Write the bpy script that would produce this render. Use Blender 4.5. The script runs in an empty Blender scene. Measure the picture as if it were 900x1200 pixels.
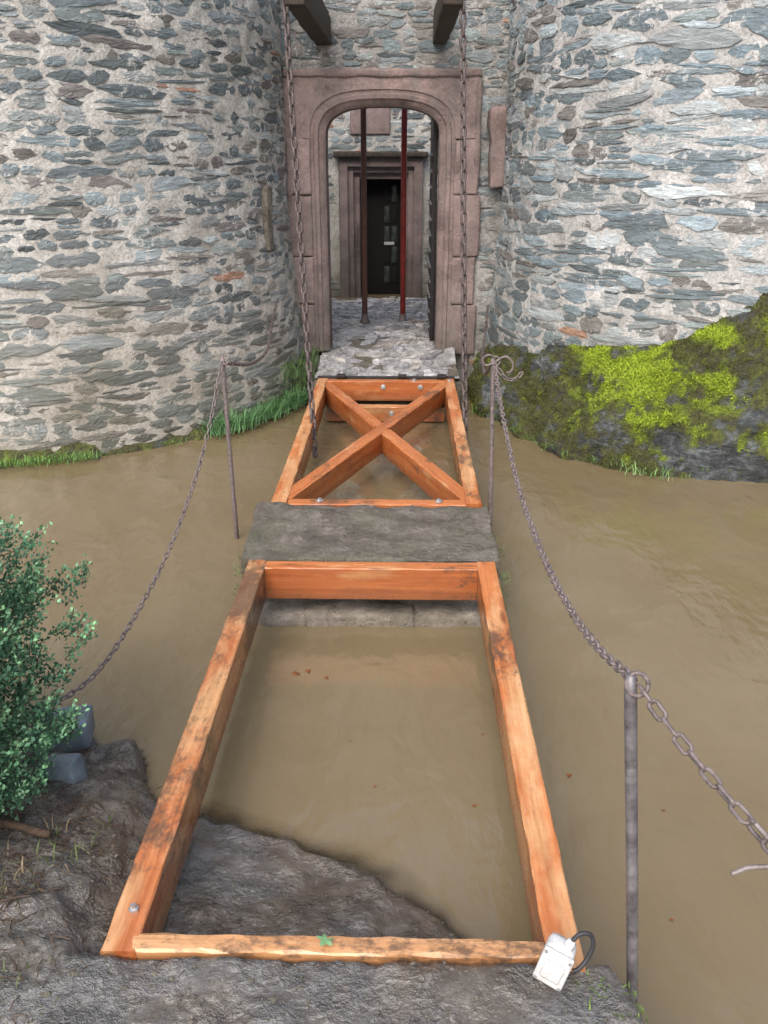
import bpy, bmesh, math, random
import numpy as np
from mathutils import Vector, Matrix, noise as MN
R=random.Random(7)
scene=bpy.context.scene
COL=scene.collection
def nz(x,y,z,s=1.0): return MN.noise(Vector((x*s,y*s,z*s)))
def fb(x,y,z,s=1.0,o=4): return MN.fractal(Vector((x*s,y*s,z*s)),0.9,2.1,o)

# ---------------------------------------------------------------- materials
class G:
    def __init__(s,name,rough=0.8,spec=0.3):
        s.m=bpy.data.materials.new(name); s.m.use_nodes=True
        s.nt=s.m.node_tree; s.nt.nodes.clear()
        s.out=s.nt.nodes.new('ShaderNodeOutputMaterial'); s.b=s.nt.nodes.new('ShaderNodeBsdfPrincipled')
        s.nt.links.new(s.b.outputs[0],s.out.inputs[0])
        s.b.inputs['Roughness'].default_value=rough
        s.b.inputs['Specular IOR Level'].default_value=spec
    def setin(s,sock,v):
        if isinstance(v,bpy.types.NodeSocket): s.nt.links.new(v,sock)
        else:
            if isinstance(v,tuple) and len(v)==3 and sock.type=='RGBA': v=v+(1,)
            sock.default_value=v
    def n(s,t,ins=None,**pr):
        nd=s.nt.nodes.new(t)
        for k,v in pr.items(): setattr(nd,k,v)
        for k,v in (ins or {}).items(): s.setin(nd.inputs[k],v)
        return nd
    def pos(s): return s.n('ShaderNodeNewGeometry').outputs['Position']
    def nrmz(s): return s.z(s.n('ShaderNodeNewGeometry').outputs['True Normal'])
    def obj(s): return s.n('ShaderNodeTexCoord').outputs['Object']
    def scl(s,v,sc,off=None):
        ins={0:v,'Scale':sc}
        if off is not None: ins['Location']=off
        return s.n('ShaderNodeMapping',ins).outputs[0]
    def noise(s,vec,scale,detail=5,rough=.55,dist=0.0):
        return s.n('ShaderNodeTexNoise',{'Vector':vec,'Scale':scale,'Detail':min(detail,5),'Roughness':rough,'Distortion':dist}).outputs[0]
    def ramp(s,f,stops):
        nd=s.n('ShaderNodeValToRGB',{0:f}); e=nd.color_ramp.elements
        while len(e)<len(stops): e.new(0.5)
        for i,(p,c) in enumerate(stops):
            e[i].position=p
            e[i].color=(c,c,c,1) if not isinstance(c,tuple) else c+(1,)
        return nd.outputs[0]
    def mix(s,f,a,b,blend='MIX'):
        nd=s.n('ShaderNodeMix',data_type='RGBA',blend_type=blend)
        s.setin(nd.inputs[0],f); s.setin(nd.inputs[6],a); s.setin(nd.inputs[7],b)
        return nd.outputs[2]
    def math(s,op,a,b=0.0,clamp=False):
        nd=s.n('ShaderNodeMath',operation=op,use_clamp=clamp); s.setin(nd.inputs[0],a); s.setin(nd.inputs[1],b); return nd.outputs[0]
    def attr(s,name,o='Color'): return s.n('ShaderNodeAttribute',attribute_name=name).outputs[o]
    def z(s,v): return s.n('ShaderNodeSeparateXYZ',{0:v}).outputs[2]
    def bump(s,h,st=.5,d=.01):
        b=s.n('ShaderNodeBump',{'Strength':st,'Distance':d,'Height':h}); s.nt.links.new(b.outputs[0],s.b.inputs['Normal'])
    def col(s,c): s.setin(s.b.inputs['Base Color'],c)
    def rough(s,c): s.setin(s.b.inputs['Roughness'],c)

def stone_mat(name,mortar,smear,damp=True,dampcol=(.06,.065,.04),ztop=.9,tan=0.0):
    g=G(name,.75,.35); p=g.pos()
    c=g.attr('Col')
    n1=g.noise(g.scl(p,(1,1,5)),8,5,.75); n2=g.noise(g.scl(p,(1,1,2)),45,4,.75); n3=g.noise(p,2.2,4,.6)
    c=g.mix(1.0,c,g.ramp(n1,[(.3,.6),(.5,1.05),(.72,1.6)]),'MULTIPLY')
    c=g.mix(1.0,c,g.ramp(n2,[(.25,.7),(.75,1.35)]),'MULTIPLY')
    sm=g.ramp(g.math('ADD',g.noise(p,16,5,.8),g.math('MULTIPLY',g.math('SUBTRACT',n3,.5),.6)),[(smear,0.0),(smear+.08,.8)])
    c=g.mix(sm,c,mortar)
    if tan:
        zt=g.math('ADD',g.z(p),g.math('MULTIPLY',g.math('SUBTRACT',n3,.5),2.2))
        c=g.mix(g.ramp(g.n('ShaderNodeMapRange',{0:zt,1:-.3,2:1.4}).outputs[0],[(0.0,tan),(.5,tan*.5),(1.0,0.0)]),c,(.25,.215,.16))
    if damp:
        zz=g.math('ADD',g.z(p),g.math('MULTIPLY',g.math('SUBTRACT',n3,.5),2.0))
        f=g.ramp(g.n('ShaderNodeMapRange',{0:zz,1:-.35,2:ztop}).outputs[0],[(0.0,.55),(.45,.25),(1.0,0.0)])
        c=g.mix(f,c,dampcol)
    g.col(c); g.rough(g.ramp(n1,[(.3,.32),(.7,.7)]))
    g.bump(g.math('ADD',n1,g.math('MULTIPLY',n2,.4)),.85,.015)
    return g.m
def mortar_mat(name,c1,c2,ztop=.9,tan=0.0):
    g=G(name,.93,.2); p=g.pos()
    n1=g.noise(p,8,5,.75); n2=g.noise(p,42,5,.8); n3=g.noise(p,2.2,4,.6)
    c=g.mix(g.ramp(n1,[(.38,0.0),(.6,1.0)]),c1,c2)
    c=g.mix(1.0,c,g.ramp(n2,[(.3,.5),(.58,1.13)]),'MULTIPLY')
    c=g.mix(1.0,c,g.ramp(n3,[(.3,.8),(.65,1.1)]),'MULTIPLY')
    if tan:
        zt=g.math('ADD',g.z(p),g.math('MULTIPLY',g.math('SUBTRACT',n3,.5),2.2))
        c=g.mix(g.ramp(g.n('ShaderNodeMapRange',{0:zt,1:-.3,2:1.4}).outputs[0],[(0.0,tan),(.5,tan*.5),(1.0,0.0)]),c,(.33,.285,.215))
    zz=g.math('ADD',g.z(p),g.math('MULTIPLY',g.math('SUBTRACT',n3,.5),2.0))
    f=g.ramp(g.n('ShaderNodeMapRange',{0:zz,1:-.4,2:ztop}).outputs[0],[(0.0,.65),(.4,.22),(1.0,0.0)])
    c=g.mix(f,c,(.09,.09,.055))
    g.col(c); g.bump(g.math('ADD',n1,g.math('MULTIPLY',n2,.6)),1.0,.022)
    return g.m
M_stL=stone_mat('schist_warm',(.54,.53,.50),.60,tan=.4)
M_moL=mortar_mat('mortar_warm',(.60,.59,.555),(.46,.445,.41),.2,.5)
M_stR=stone_mat('schist_blue',(.51,.515,.51),.59,ztop=1.2,tan=.1)
M_moR=mortar_mat('mortar_grey',(.55,.55,.54),(.40,.40,.395),.9,.15)
M_moG=mortar_mat('mortar_gate',(.40,.39,.375),(.26,.255,.245),.6)

def sandstone(name,base=(.25,.19,.175)):
    g=G(name,.85,.25); p=g.pos(); n1=g.noise(p,4,5,.75); n2=g.noise(p,50,4,.75); n3=g.noise(g.scl(p,(3,3,.6)),3,5,.6); n4=g.noise(p,2.3,5,.7)
    d=tuple(x*.5 for x in base); l=tuple(min(1,x*1.4) for x in base)
    c=g.ramp(n1,[(.3,d),(.5,base),(.7,l)])
    c=g.mix(1.0,c,g.ramp(n2,[(.3,.7),(.7,1.2)]),'MULTIPLY')
    c=g.mix(g.ramp(n3,[(.45,0.0),(.68,.65)]),c,(.155,.15,.135))
    c=g.mix(g.ramp(n4,[(.5,0.0),(.62,.55)]),c,(.29,.225,.21))
    zz=g.math('ADD',g.z(p),g.math('MULTIPLY',g.math('SUBTRACT',n1,.5),1.2))
    c=g.mix(g.ramp(g.n('ShaderNodeMapRange',{0:zz,1:-.1,2:.8}).outputs[0],[(0,.55),(1,0.0)]),c,(.08,.075,.06))
    g.col(c); g.bump(g.math('ADD',n1,g.math('MULTIPLY',n2,.5)),.9,.018); return g.m
M_sand=sandstone('red_sandstone',(.215,.160,.152)); M_sand2=sandstone('pale_red_sandstone',(.265,.20,.19))

def wood_mat(name,pale=.3,dirt=.5,tone=1.0):
    g=G(name,.5,.5); o=g.obj()
    rnd=g.n('ShaderNodeObjectInfo').outputs['Random']
    off=g.n('ShaderNodeCombineXYZ',{0:g.math('MULTIPLY',rnd,37.0),1:g.math('MULTIPLY',rnd,11.0),2:g.math('MULTIPLY',rnd,5.0)}).outputs[0]
    v=g.n('ShaderNodeVectorMath',{0:o,1:off},operation='ADD').outputs[0]
    gr=g.noise(g.scl(v,(1.1,24,24)),1.5,5,.55,.4)
    fine=g.noise(g.scl(v,(5,150,150)),1.0,2,.6)
    big=g.noise(g.scl(v,(1,3,3)),2.6,5,.6)
    c=g.ramp(gr,[(.22,(.27*tone,.078*tone,.024)),(.42,(.41*tone,.132*tone,.044)),(.62,(.50*tone,.18*tone,.063)),(.82,(.57*tone,.25*tone,.105))])
    c=g.mix(g.ramp(big,[(.60-pale*.32,0.0),(.72-pale*.26,.68)]),c,g.ramp(gr,[(.3,(.53,.29,.125)),(.7,(.70,.46,.25))]))
    c=g.mix(1.0,c,g.ramp(fine,[(.3,.84),(.65,1.07)]),'MULTIPLY')
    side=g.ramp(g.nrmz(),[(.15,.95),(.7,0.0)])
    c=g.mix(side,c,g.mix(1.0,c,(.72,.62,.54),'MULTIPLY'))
    kn=g.n('ShaderNodeTexVoronoi',{'Vector':g.scl(v,(1.7,8,8)),'Scale':1.0}).outputs['Distance']
    c=g.mix(g.ramp(kn,[(.06,.75),(.13,0.0)]),c,(.14,.04,.014))
    d=g.noise(g.scl(v,(1,1.6,1.6)),7,5,.82)
    d2=g.noise(v,1.6,3,.5)
    dd=g.math('ADD',d,g.math('MULTIPLY',g.math('SUBTRACT',d2,.5),.9))
    c=g.mix(g.ramp(dd,[(.70-dirt*.26,0.0),(.80-dirt*.22,.8)]),c,(.075,.05,.034))
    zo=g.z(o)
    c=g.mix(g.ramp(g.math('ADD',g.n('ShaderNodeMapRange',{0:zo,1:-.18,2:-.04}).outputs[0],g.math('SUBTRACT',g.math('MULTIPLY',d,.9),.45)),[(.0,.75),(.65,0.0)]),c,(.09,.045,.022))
    g.col(c); g.rough(g.ramp(d,[(.35,.14),(.65,.45)]))
    g.bump(g.math('ADD',g.math('MULTIPLY',gr,.5),g.math('MULTIPLY',d,.6)),.35,.004); return g.m
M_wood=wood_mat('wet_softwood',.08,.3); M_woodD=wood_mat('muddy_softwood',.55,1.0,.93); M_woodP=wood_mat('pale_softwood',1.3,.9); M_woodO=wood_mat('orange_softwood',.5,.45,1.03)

def simple(name,c1,c2,scale=20,rough=.7,metal=0.0,bump=.3,spec=.3,d=.004):
    g=G(name,rough,spec); p=g.obj(); n=g.noise(p,scale,5,.65)
    g.col(g.ramp(n,[(.3,c1),(.7,c2)])); g.b.inputs['Metallic'].default_value=metal
    g.rough(g.ramp(n,[(.3,max(.05,rough-.15)),(.7,min(1,rough+.15))])); g.bump(n,bump,d); return g.m
M_rust=simple('rusted_iron',(.10,.08,.077),(.27,.225,.22),60,.6,.35)
M_rustD=simple('dark_rusted_iron',(.06,.05,.05),(.18,.145,.14),50,.6,.4)
M_pipe=simple('weathered_pipe',(.11,.10,.105),(.28,.265,.275),30,.5,.5)
M_hook=simple('pale_grey_iron',(.15,.125,.12),(.32,.285,.275),60,.55,.4)
M_oldwood=simple('dark_old_oak',(.022,.018,.015),(.075,.06,.048),18,.8)
M_blackiron=simple('black_iron',(.015,.015,.017),(.05,.045,.045),40,.5,.6)
M_redpole=simple('red_painted_pole',(.16,.02,.016),(.32,.045,.035),14,.5)
M_brownpole=simple('brown_painted_pole',(.09,.045,.036),(.20,.095,.07),14,.6)
M_cable=simple('dark_cable',(.02,.02,.023),(.05,.05,.055),30,.45)
M_steel=simple('galvanised_bolt',(.45,.45,.45),(.65,.65,.65),60,.35,.8)
M_dark=simple('dark_interior',(.006,.006,.006),(.014,.012,.011),5,.9)
M_glass=simple('door_glass',(.015,.018,.018),(.05,.06,.055),6,.2,0,.02,.4)
M_paper=simple('white_notice_paper',(.35,.35,.34),(.5,.5,.48),5,.8)
M_twig=simple('twig_bark',(.035,.023,.015),(.12,.08,.055),40,.85)
M_leafbrown=simple('dead_leaf',(.10,.03,.012),(.25,.10,.035),30,.6)
M_leafgreen=simple('ivy_leaf',(.10,.22,.08),(.22,.38,.2),60,.45)
M_bluestone=simple('blue_grey_stone',(.06,.085,.10),(.22,.27,.31),12,.4,0,.6,.5,.01)
M_trunk=simple('shrub_bark',(.05,.035,.025),(.12,.09,.06),30,.9)
def white_mat():
    g=G('dirty_white_plastic',.4,.4); p=g.obj(); n=g.noise(p,30,5,.8); n2=g.noise(p,12,4,.6)
    c=g.mix(g.ramp(n,[(.52,0.0),(.68,.7)]),(.60,.605,.60),(.25,.22,.18)); c=g.mix(g.ramp(n2,[(.48,0.0),(.72,.5)]),c,(.38,.355,.32)); g.col(c); return g.m
M_white=white_mat()

def slab_mat(name='mossy_weathered_slab',k=1.0,moss=.6):
    g=G(name,.8,.45); p=g.pos(); n1=g.noise(p,6,5,.8); n2=g.noise(p,38,5,.8); n3=g.noise(p,2.6,5,.6)
    c=g.ramp(n1,[(.3,(.062*k,.053*k,.043*k)),(.5,(.155*k,.135*k,.11*k)),(.7,(.28*k,.255*k,.22*k))])
    c=g.mix(g.ramp(n3,[(.46,0.0),(.62,moss)]),c,(.115,.115,.07))
    c=g.mix(g.ramp(n2,[(.55,0.0),(.68,.6)]),c,(.30,.285,.25))
    c=g.mix(g.ramp(n2,[(.32,.7),(.44,0.0)]),c,(.035,.029,.022))
    g.col(c); g.rough(g.ramp(n3,[(.35,.18),(.6,.6)])); g.bump(g.math('ADD',n1,n2),1.0,.022); return g.m
M_slab=slab_mat(); M_foot=slab_mat('wet_pale_footing_stone',1.6,.2)
def slate_mat():
    g=G('wet_broken_slate',.3,.6); p=g.pos(); n1=g.noise(p,9,5,.8); n2=g.noise(p,45,4,.75)
    c=g.mix(1.0,g.attr('Col'),g.ramp(n1,[(.3,.5),(.5,1.0),(.7,1.6)]),'MULTIPLY')
    c=g.mix(g.ramp(n2,[(.3,.6),(.42,0.0)]),c,(.10,.09,.075))
    g.col(c); g.rough(g.ramp(n1,[(.35,.08),(.65,.4)])); g.bump(g.math('ADD',n1,g.math('MULTIPLY',n2,.4)),1.0,.035); return g.m
M_slate=slate_mat()
def mud_mat():
    g=G('wet_mud',.5,.9); p=g.pos(); n1=g.noise(p,2.6,5,.6); n2=g.noise(p,34,5,.8); n3=g.noise(p,8,5,.78); n5=g.noise(p,4.5,4,.65)
    c=g.ramp(n3,[(.3,(.032,.025,.019)),(.5,(.085,.071,.058)),(.68,(.175,.155,.13))])
    slate=g.ramp(n3,[(.32,(.065,.066,.067)),(.65,(.19,.195,.195))])
    c=g.mix(g.ramp(n1,[(.42,0.0),(.56,.7)]),c,slate)
    c=g.mix(g.ramp(n2,[(.57,0.0),(.67,.55)]),c,(.25,.23,.20))
    c=g.mix(g.ramp(n2,[(.34,.7),(.45,0.0)]),c,(.022,.017,.012))
    wet=g.ramp(n5,[(.44,1.0),(.54,0.0)])
    g.col(g.mix(g.math('MULTIPLY',wet,.35),c,(.11,.09,.068))); g.rough(g.mix(wet,g.ramp(n1,[(.36,.26),(.5,.10),(.7,.2)]),(.05,.05,.05)))
    h=g.math('ADD',n3,g.math('MULTIPLY',n2,.45)); g.bump(g.mix(wet,h,g.mix(.7,h,(.5,.5,.5))),1.0,.034); return g.m
M_mud=mud_mat()
def water_mat():
    g=G('muddy_water',.05,.5); p=g.pos(); n1=g.noise(p,.7,4,.5,.5); n2=g.noise(g.scl(p,(1,.6,1)),5,5,.7,1.0)
    c=g.ramp(n1,[(.3,(.155,.116,.062)),(.7,(.185,.146,.086))])
    c=g.mix(g.ramp(n2,[(.55,0.0),(.76,.22)]),c,(.22,.185,.125))
    g.col(c); g.b.inputs['IOR'].default_value=1.65
    g.rough(.09)
    dp=g.attr('Depth','Fac')
    g.setin(g.b.inputs['Alpha'],g.ramp(g.math('ADD',dp,g.math('MULTIPLY',g.math('SUBTRACT',n2,.5),.3)),[(.0,.15),(.45,.75),(.85,1.0)]))
    a=g.noise(g.scl(p,(1,.7,1)),5,2,.5,.5); b=g.noise(g.scl(p,(1,.4,1)),19,3,.6,.3)
    g.bump(g.math('ADD',a,g.math('MULTIPLY',b,.30)),.36,.035); return g.m
M_water=water_mat()
def rock_mat():
    g=G('mossy_rock_plinth',.55,.45); p=g.pos(); n1=g.noise(g.scl(p,(1,1,2.2)),5,5,.78,.4); n2=g.noise(p,32,5,.8); n4=g.noise(p,9,5,.75)
    c=g.ramp(n1,[(.36,(.022,.024,.025)),(.49,(.060,.066,.068)),(.62,(.15,.168,.174)),(.76,(.32,.34,.34))])
    c=g.mix(1.0,c,g.ramp(n2,[(.3,.45),(.7,1.4)]),'MULTIPLY')
    m=g.attr('Col'); ms=g.n('ShaderNodeSeparateColor',{0:m})
    amt=g.math('ADD',ms.outputs[0],g.math('MULTIPLY',g.math('SUBTRACT',n4,.5),1.6))
    br=g.math('ADD',ms.outputs[1],g.math('MULTIPLY',g.math('SUBTRACT',n4,.5),1.8),True)
    mc=g.mix(br,g.ramp(n2,[(.3,(.024,.022,.010)),(.7,(.09,.085,.028))]),g.ramp(n2,[(.3,(.12,.18,.012)),(.7,(.34,.45,.03))]))
    c=g.mix(g.ramp(amt,[(.38,0.0),(.6,.95)]),c,mc)
    g.col(c); g.bump(g.math('ADD',n1,g.math('MULTIPLY',n2,.5)),1.0,.045); return g.m
M_rock=rock_mat()
def foliage_mat(name,rough=.55):
    g=G(name,rough,.35); c=g.attr('Col'); g.col(c)
    return g.m
M_fol=foliage_mat('leaf_foliage',.42); M_moss=foliage_mat('moss_tufts',.9); M_grass=foliage_mat('grass_blades',.6)

# ---------------------------------------------------------------- helpers
def mk(name,verts,faces,mats,parent=None,smooth=False,midx=None,cols=None):
    me=bpy.data.meshes.new(name); me.from_pydata([tuple(v) for v in verts],[],faces)
    for m in (mats if isinstance(mats,list) else [mats]): me.materials.append(m)
    if midx is not None: me.polygons.foreach_set('material_index',midx)
    if smooth=='mortar': me.polygons.foreach_set('use_smooth',[m==1 for m in midx])
    elif smooth: me.polygons.foreach_set('use_smooth',[True]*len(me.polygons))
    if cols is not None:
        a=me.color_attributes.new('Col','FLOAT_COLOR','POINT')
        a.data.foreach_set('color',np.array([(c[0],c[1],c[2],1.0) for c in cols],dtype=np.float32).ravel())
    me.update()
    o=bpy.data.objects.new(name,me); COL.objects.link(o)
    if parent: o.parent=parent
    return o
def empty(name,loc,label,cat,group=None):
    o=bpy.data.objects.new(name,None); o.location=loc; o.empty_display_size=.1; COL.objects.link(o)
    if label: tag(o,label,cat,group)
    return o
def tag(o,label,cat,group=None):
    o['label']=label; o['category']=cat
    if group: o['group']=group
    return o
def keep_parent(child,parent):
    bpy.context.view_layer.update()
    child.parent=parent; child.matrix_parent_inverse=parent.matrix_world.inverted()
def rough_box(name,lo,hi,amp,res,mat,sc=6,seed=0,parent=None,bev=.012,smooth=True):
    bm=bmesh.new(); bmesh.ops.create_cube(bm,size=1)
    sx,sy,sz=[hi[i]-lo[i] for i in range(3)]
    bmesh.ops.scale(bm,vec=(sx,sy,sz),verts=bm.verts)
    bmesh.ops.bevel(bm,geom=list(bm.edges),offset=bev,segments=2,affect='EDGES',profile=.6)
    for ax,s in ((0,sx),(1,sy),(2,sz)):
        k=max(1,int(s/res))
        for i in range(1,k):
            co=[0,0,0]; no=[0,0,0]; co[ax]=-s/2+s*i/k; no[ax]=1
            bmesh.ops.bisect_plane(bm,geom=list(bm.verts)+list(bm.edges)+list(bm.faces),plane_co=co,plane_no=no)
    c=[(lo[i]+hi[i])/2 for i in range(3)]
    bm.normal_update()
    for v in bm.verts:
        p=v.co+Vector(c); q=p*sc+Vector((seed*7.3,seed*3.1,0))
        d=MN.fractal(q,.8,2.1,4)*amp; d2=MN.noise(q*.35)*amp*1.2
        v.co=v.co+v.normal*(d+d2)
    me=bpy.data.meshes.new(name); bm.to_mesh(me); bm.free(); me.materials.append(mat)
    if smooth: me.polygons.foreach_set('use_smooth',[True]*len(me.polygons))
    o=bpy.data.objects.new(name,me); o.location=c; COL.objects.link(o)
    if parent: keep_parent(o,parent)
    return o
def beam(name,p0,p1,w,h,mat,parent=None,seed=0,jit=.0008,cham=.004):
    p0=Vector(p0);p1=Vector(p1); d=p1-p0; L=d.length; n=max(4,int(L/.04)); rr=random.Random(seed)
    sec=[(-w/2+cham,0),(w/2-cham,0),(w/2,-cham),(w/2,-h+cham),(w/2-cham,-h),(-w/2+cham,-h),(-w/2,-h+cham),(-w/2,-cham)]
    vs=[];fs=[]
    for i in range(n+1):
        x=L*i/n
        for k,(y,z) in enumerate(sec):
            j=jit*(2.2 if k in(0,1,2,7) else 1)
            vs.append((x,y+nz(x*9,k*5+seed,1)*j*1.5+rr.uniform(-j,j)*.3,z+nz(x*9,k*5+seed,7)*j+ (rr.uniform(-j,0)*.5)))
    for i in range(n):
        for k in range(8):
            a=i*8+k;b=i*8+(k+1)%8; fs.append((a,b,b+8,a+8))
    fs.append(tuple(range(7,-1,-1))); fs.append(tuple(n*8+k for k in range(8)))
    fs=[f[::-1] for f in fs]
    o=mk(name,vs,fs,mat)
    o.matrix_world=Matrix.Translation(p0)@d.to_track_quat('X','Z').to_matrix().to_4x4()
    bm=bmesh.new(); bm.from_mesh(o.data); bmesh.ops.recalc_face_normals(bm,faces=bm.faces); bm.to_mesh(o.data); bm.free()
    if parent: keep_parent(o,parent)
    return o
def tube_data(path,r,sides=8,vs=None,fs=None,cap=True):
    vs=[] if vs is None else vs; fs=[] if fs is None else fs
    path=[Vector(p) for p in path]; n=len(path); base=len(vs)
    t=(path[1]-path[0]).normalized(); up=Vector((0,0,1)) if abs(t.z)<.9 else Vector((1,0,0)); u=t.cross(up).normalized()
    for i,p in enumerate(path):
        t=((path[min(i+1,n-1)]-path[max(i-1,0)])).normalized(); u=(u-t*u.dot(t)).normalized(); w=t.cross(u)
        ri=r[i] if isinstance(r,(list,tuple)) else r
        for k in range(sides):
            a=2*math.pi*k/sides; vs.append(p+(u*math.cos(a)+w*math.sin(a))*ri)
    for i in range(n-1):
        for k in range(sides):
            a=base+i*sides+k;b=base+i*sides+(k+1)%sides; fs.append((a,b,b+sides,a+sides))
    if cap: fs.append(tuple(base+k for k in range(sides))[::-1]); fs.append(tuple(base+(n-1)*sides+k for k in range(sides)))
    return vs,fs
def tube(name,path,r,mat,parent=None,sides=8,smooth=True):
    v,f=tube_data(path,r,sides); o=mk(name,v,f,mat,smooth=smooth)
    if parent: keep_parent(o,parent)
    return o
def catmull(pts,n=12):
    P=[Vector(p) for p in pts]; P=[P[0]*2-P[1]]+P+[P[-1]*2-P[-2]]; out=[]
    for i in range(1,len(P)-2):
        for k in range(n):
            t=k/n; a,b,c,d=P[i-1:i+3]
            out.append(.5*((2*b)+(c-a)*t+(2*a-5*b+4*c-d)*t*t+(3*b-a-3*c+d)*t**3))
    out.append(P[-2]); return out
def chain(name,pts,L,W,r,mat,label,seed=1,parent=None,group=None,twist=.35):
    path=catmull(pts,20); rr=random.Random(seed)
    cum=[0]
    for a,b in zip(path,path[1:]): cum.append(cum[-1]+(b-a).length)
    def at(s):
        s=max(0,min(cum[-1]-1e-6,s)); i=int(np.searchsorted(cum,s,side='right'))-1; i=min(i,len(path)-2)
        f=(s-cum[i])/max(1e-9,cum[i+1]-cum[i]); return path[i].lerp(path[i+1],f)
    pitch=L-2*r-.002; n=int(cum[-1]/pitch); vs=[];fs=[]; roll=rr.uniform(0,3)
    NS,NK=14,6
    for i in range(n):
        a=at(i*pitch); b=at((i+1)*pitch); c=(a+b)/2; t=(b-a).normalized()
        up=Vector((0,0,1)) if abs(t.z)<.9 else Vector((0,1,0)); u=t.cross(up).normalized(); v=t.cross(u)
        roll+=math.pi/2+rr.uniform(-twist,twist)
        e=u*math.cos(roll)+v*math.sin(roll); q=t.cross(e)
        base=len(vs); hl=(L-W)/2; rw=W/2-r
        for k in range(NS):
            an=2*math.pi*k/NS; cx=math.cos(an);cy=math.sin(an)
            px=(hl if cx>0 else -hl)+rw*cx if abs(cx)>1e-6 else 0; py=rw*cy
            nn=(t*cx+e*cy)
            pc=c+t*px+e*py
            for j in range(NK):
                b2=2*math.pi*j/NK; vs.append(pc+nn*math.cos(b2)*r+q*math.sin(b2)*r)
        for k in range(NS):
            for j in range(NK):
                fs.append((base+k*NK+j,base+((k+1)%NS)*NK+j,base+((k+1)%NS)*NK+(j+1)%NK,base+k*NK+(j+1)%NK))
    o=mk(name,vs,fs,mat,smooth=True)
    if parent: keep_parent(o,parent)
    else: tag(o,label,'chain',group)
    return o

PAL_L=[(.17,.21,.225),(.135,.165,.18),(.21,.24,.24),(.18,.175,.16),(.27,.295,.30),(.10,.12,.13),(.165,.155,.15),(.22,.255,.27),(.155,.185,.185),(.12,.145,.155)]
PAL_R=[(.20,.25,.28),(.155,.205,.235),(.27,.32,.345),(.21,.25,.26),(.12,.15,.165),(.25,.28,.29),(.18,.175,.17),(.17,.22,.245),(.145,.18,.20),(.33,.37,.385)]
def rubble(F,s0,s1,z0,z1,rowh,pal,seed,vs,fs,mi,cols,skip=None,density=.96,lmin=.1,lmax=.42,prot=(.008,.03),gap=(.006,.024),grid=.035,slot=0,mamp=.012,rotj=.05,fill=1.0):
    rr=random.Random(seed)
    ns=max(2,int((s1-s0)/grid)); nzv=max(2,int((z1-z0)/grid)); base=len(vs)
    for j in range(nzv+1):
        z=z0+(z1-z0)*j/nzv
        for i in range(ns+1):
            s=s0+(s1-s0)*i/ns
            p=F(s,z,0); d=fb(p.x,p.y,p.z,9,3)*mamp
            vs.append(F(s,z,d)); cols.append((.4,.4,.4))
    for j in range(nzv):
        for i in range(ns):
            if skip and skip(s0+(s1-s0)*(i+.5)/ns,z0+(z1-z0)*(j+.5)/nzv,0): continue
            a=base+j*(ns+1)+i; fs.append((a,a+1,a+ns+2,a+ns+1)); mi.append(1+slot)
    z=z0
    H=10; NP=2*H
    while z<z1:
        h=rr.uniform(*rowh)
        s=s0+rr.uniform(-.2,0)
        while s<s1:
            L=min(lmax,lmin+rr.expovariate(1/((lmax-lmin)*.42)))
            q=rr.random()
            subs=[(z,h)]
            if q<.30 and h>rowh[0]*1.2:
                f=rr.uniform(.35,.65); subs=[(z,h*f),(z+h*f,h*(1-f))]
            for zb,hh in subs:
                if rr.random()>density: continue
                Lx=L*rr.uniform(.85,1.08) if len(subs)>1 else L
                g=rr.uniform(*gap)
                cs=s+L/2+rr.uniform(-.02,.02); cz=zb+hh/2+ .07*nz(cs*1.0,zb*.8,seed*3.3)+ .02*nz(cs*4,zb*4,seed)+rr.uniform(-.007,.007)
                a=max(.02,(Lx-g)/2)*1.03; b=max(.009,(hh*rr.uniform(.92,1.32)*fill-g*.7)/2)
                if cs-a<s0 or cs+a>s1 or cz+b>z1 : continue
                if skip and skip(cs,cz,a): continue
                rot=rr.gauss(0,rotj); p=rr.uniform(*prot)
                p1,p2=rr.uniform(2.0,7),rr.uniform(2.0,7); x1,x2=rr.uniform(-.5,.5),rr.uniform(-.5,.5)
                c0=pal[int(rr.random()*len(pal))]; br=rr.uniform(.65,1.3); c0=tuple(x*br for x in c0)
                if rr.random()<.006: c0=(.36,.21,.15)
                base=len(vs); tiltd=rr.uniform(-.006,.006); tilts=rr.uniform(-.005,.005)
                ring=[]
                for k in range(NP):
                    if k<H: x=1-2*(k+.0)/H; sg=1; pw=p1; xo=x1
                    else: x=-1+2*(k-H)/H; sg=-1; pw=p2; xo=x2
                    xx=x-xo*(1-x*x); y=(1-abs(xx)**pw)*sg
                    if abs(x)>.99: y=rr.uniform(-.5,.5)
                    ring.append((x*a*(1+rr.uniform(-.04,.04)),y*b*(1+rr.uniform(-.24,.12))))
                def put(x,y,d,dk):
                    X=cs+x*math.cos(rot)-y*math.sin(rot); Z=cz+x*math.sin(rot)+y*math.cos(rot)
                    vs.append(F(X,Z,d)); cols.append(tuple(q*dk for q in c0))
                for x,y in ring: put(x,y,-.012,.75)
                for x,y in ring: put(x*.985,y*.96,p*.8+tiltd*y/b+tilts*x/a+rr.uniform(-.0022,.0015),.96)
                for x,y in ring: put(x*.70,y*.55,p+tiltd*y/b*.6+tilts*x/a*.7+rr.uniform(-.003,.003),1.0)
                put(0,0,p+.001,1)
                for q in range(2):
                    for k in range(NP):
                        A=base+q*NP+k;B=base+q*NP+(k+1)%NP; fs.append((A,B,B+NP,A+NP)); mi.append(slot)
                c=base+3*NP
                for k in range(NP): fs.append((base+2*NP+k,base+2*NP+(k+1)%NP,c)); mi.append(slot)
            s+=L
        z+=h

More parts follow.
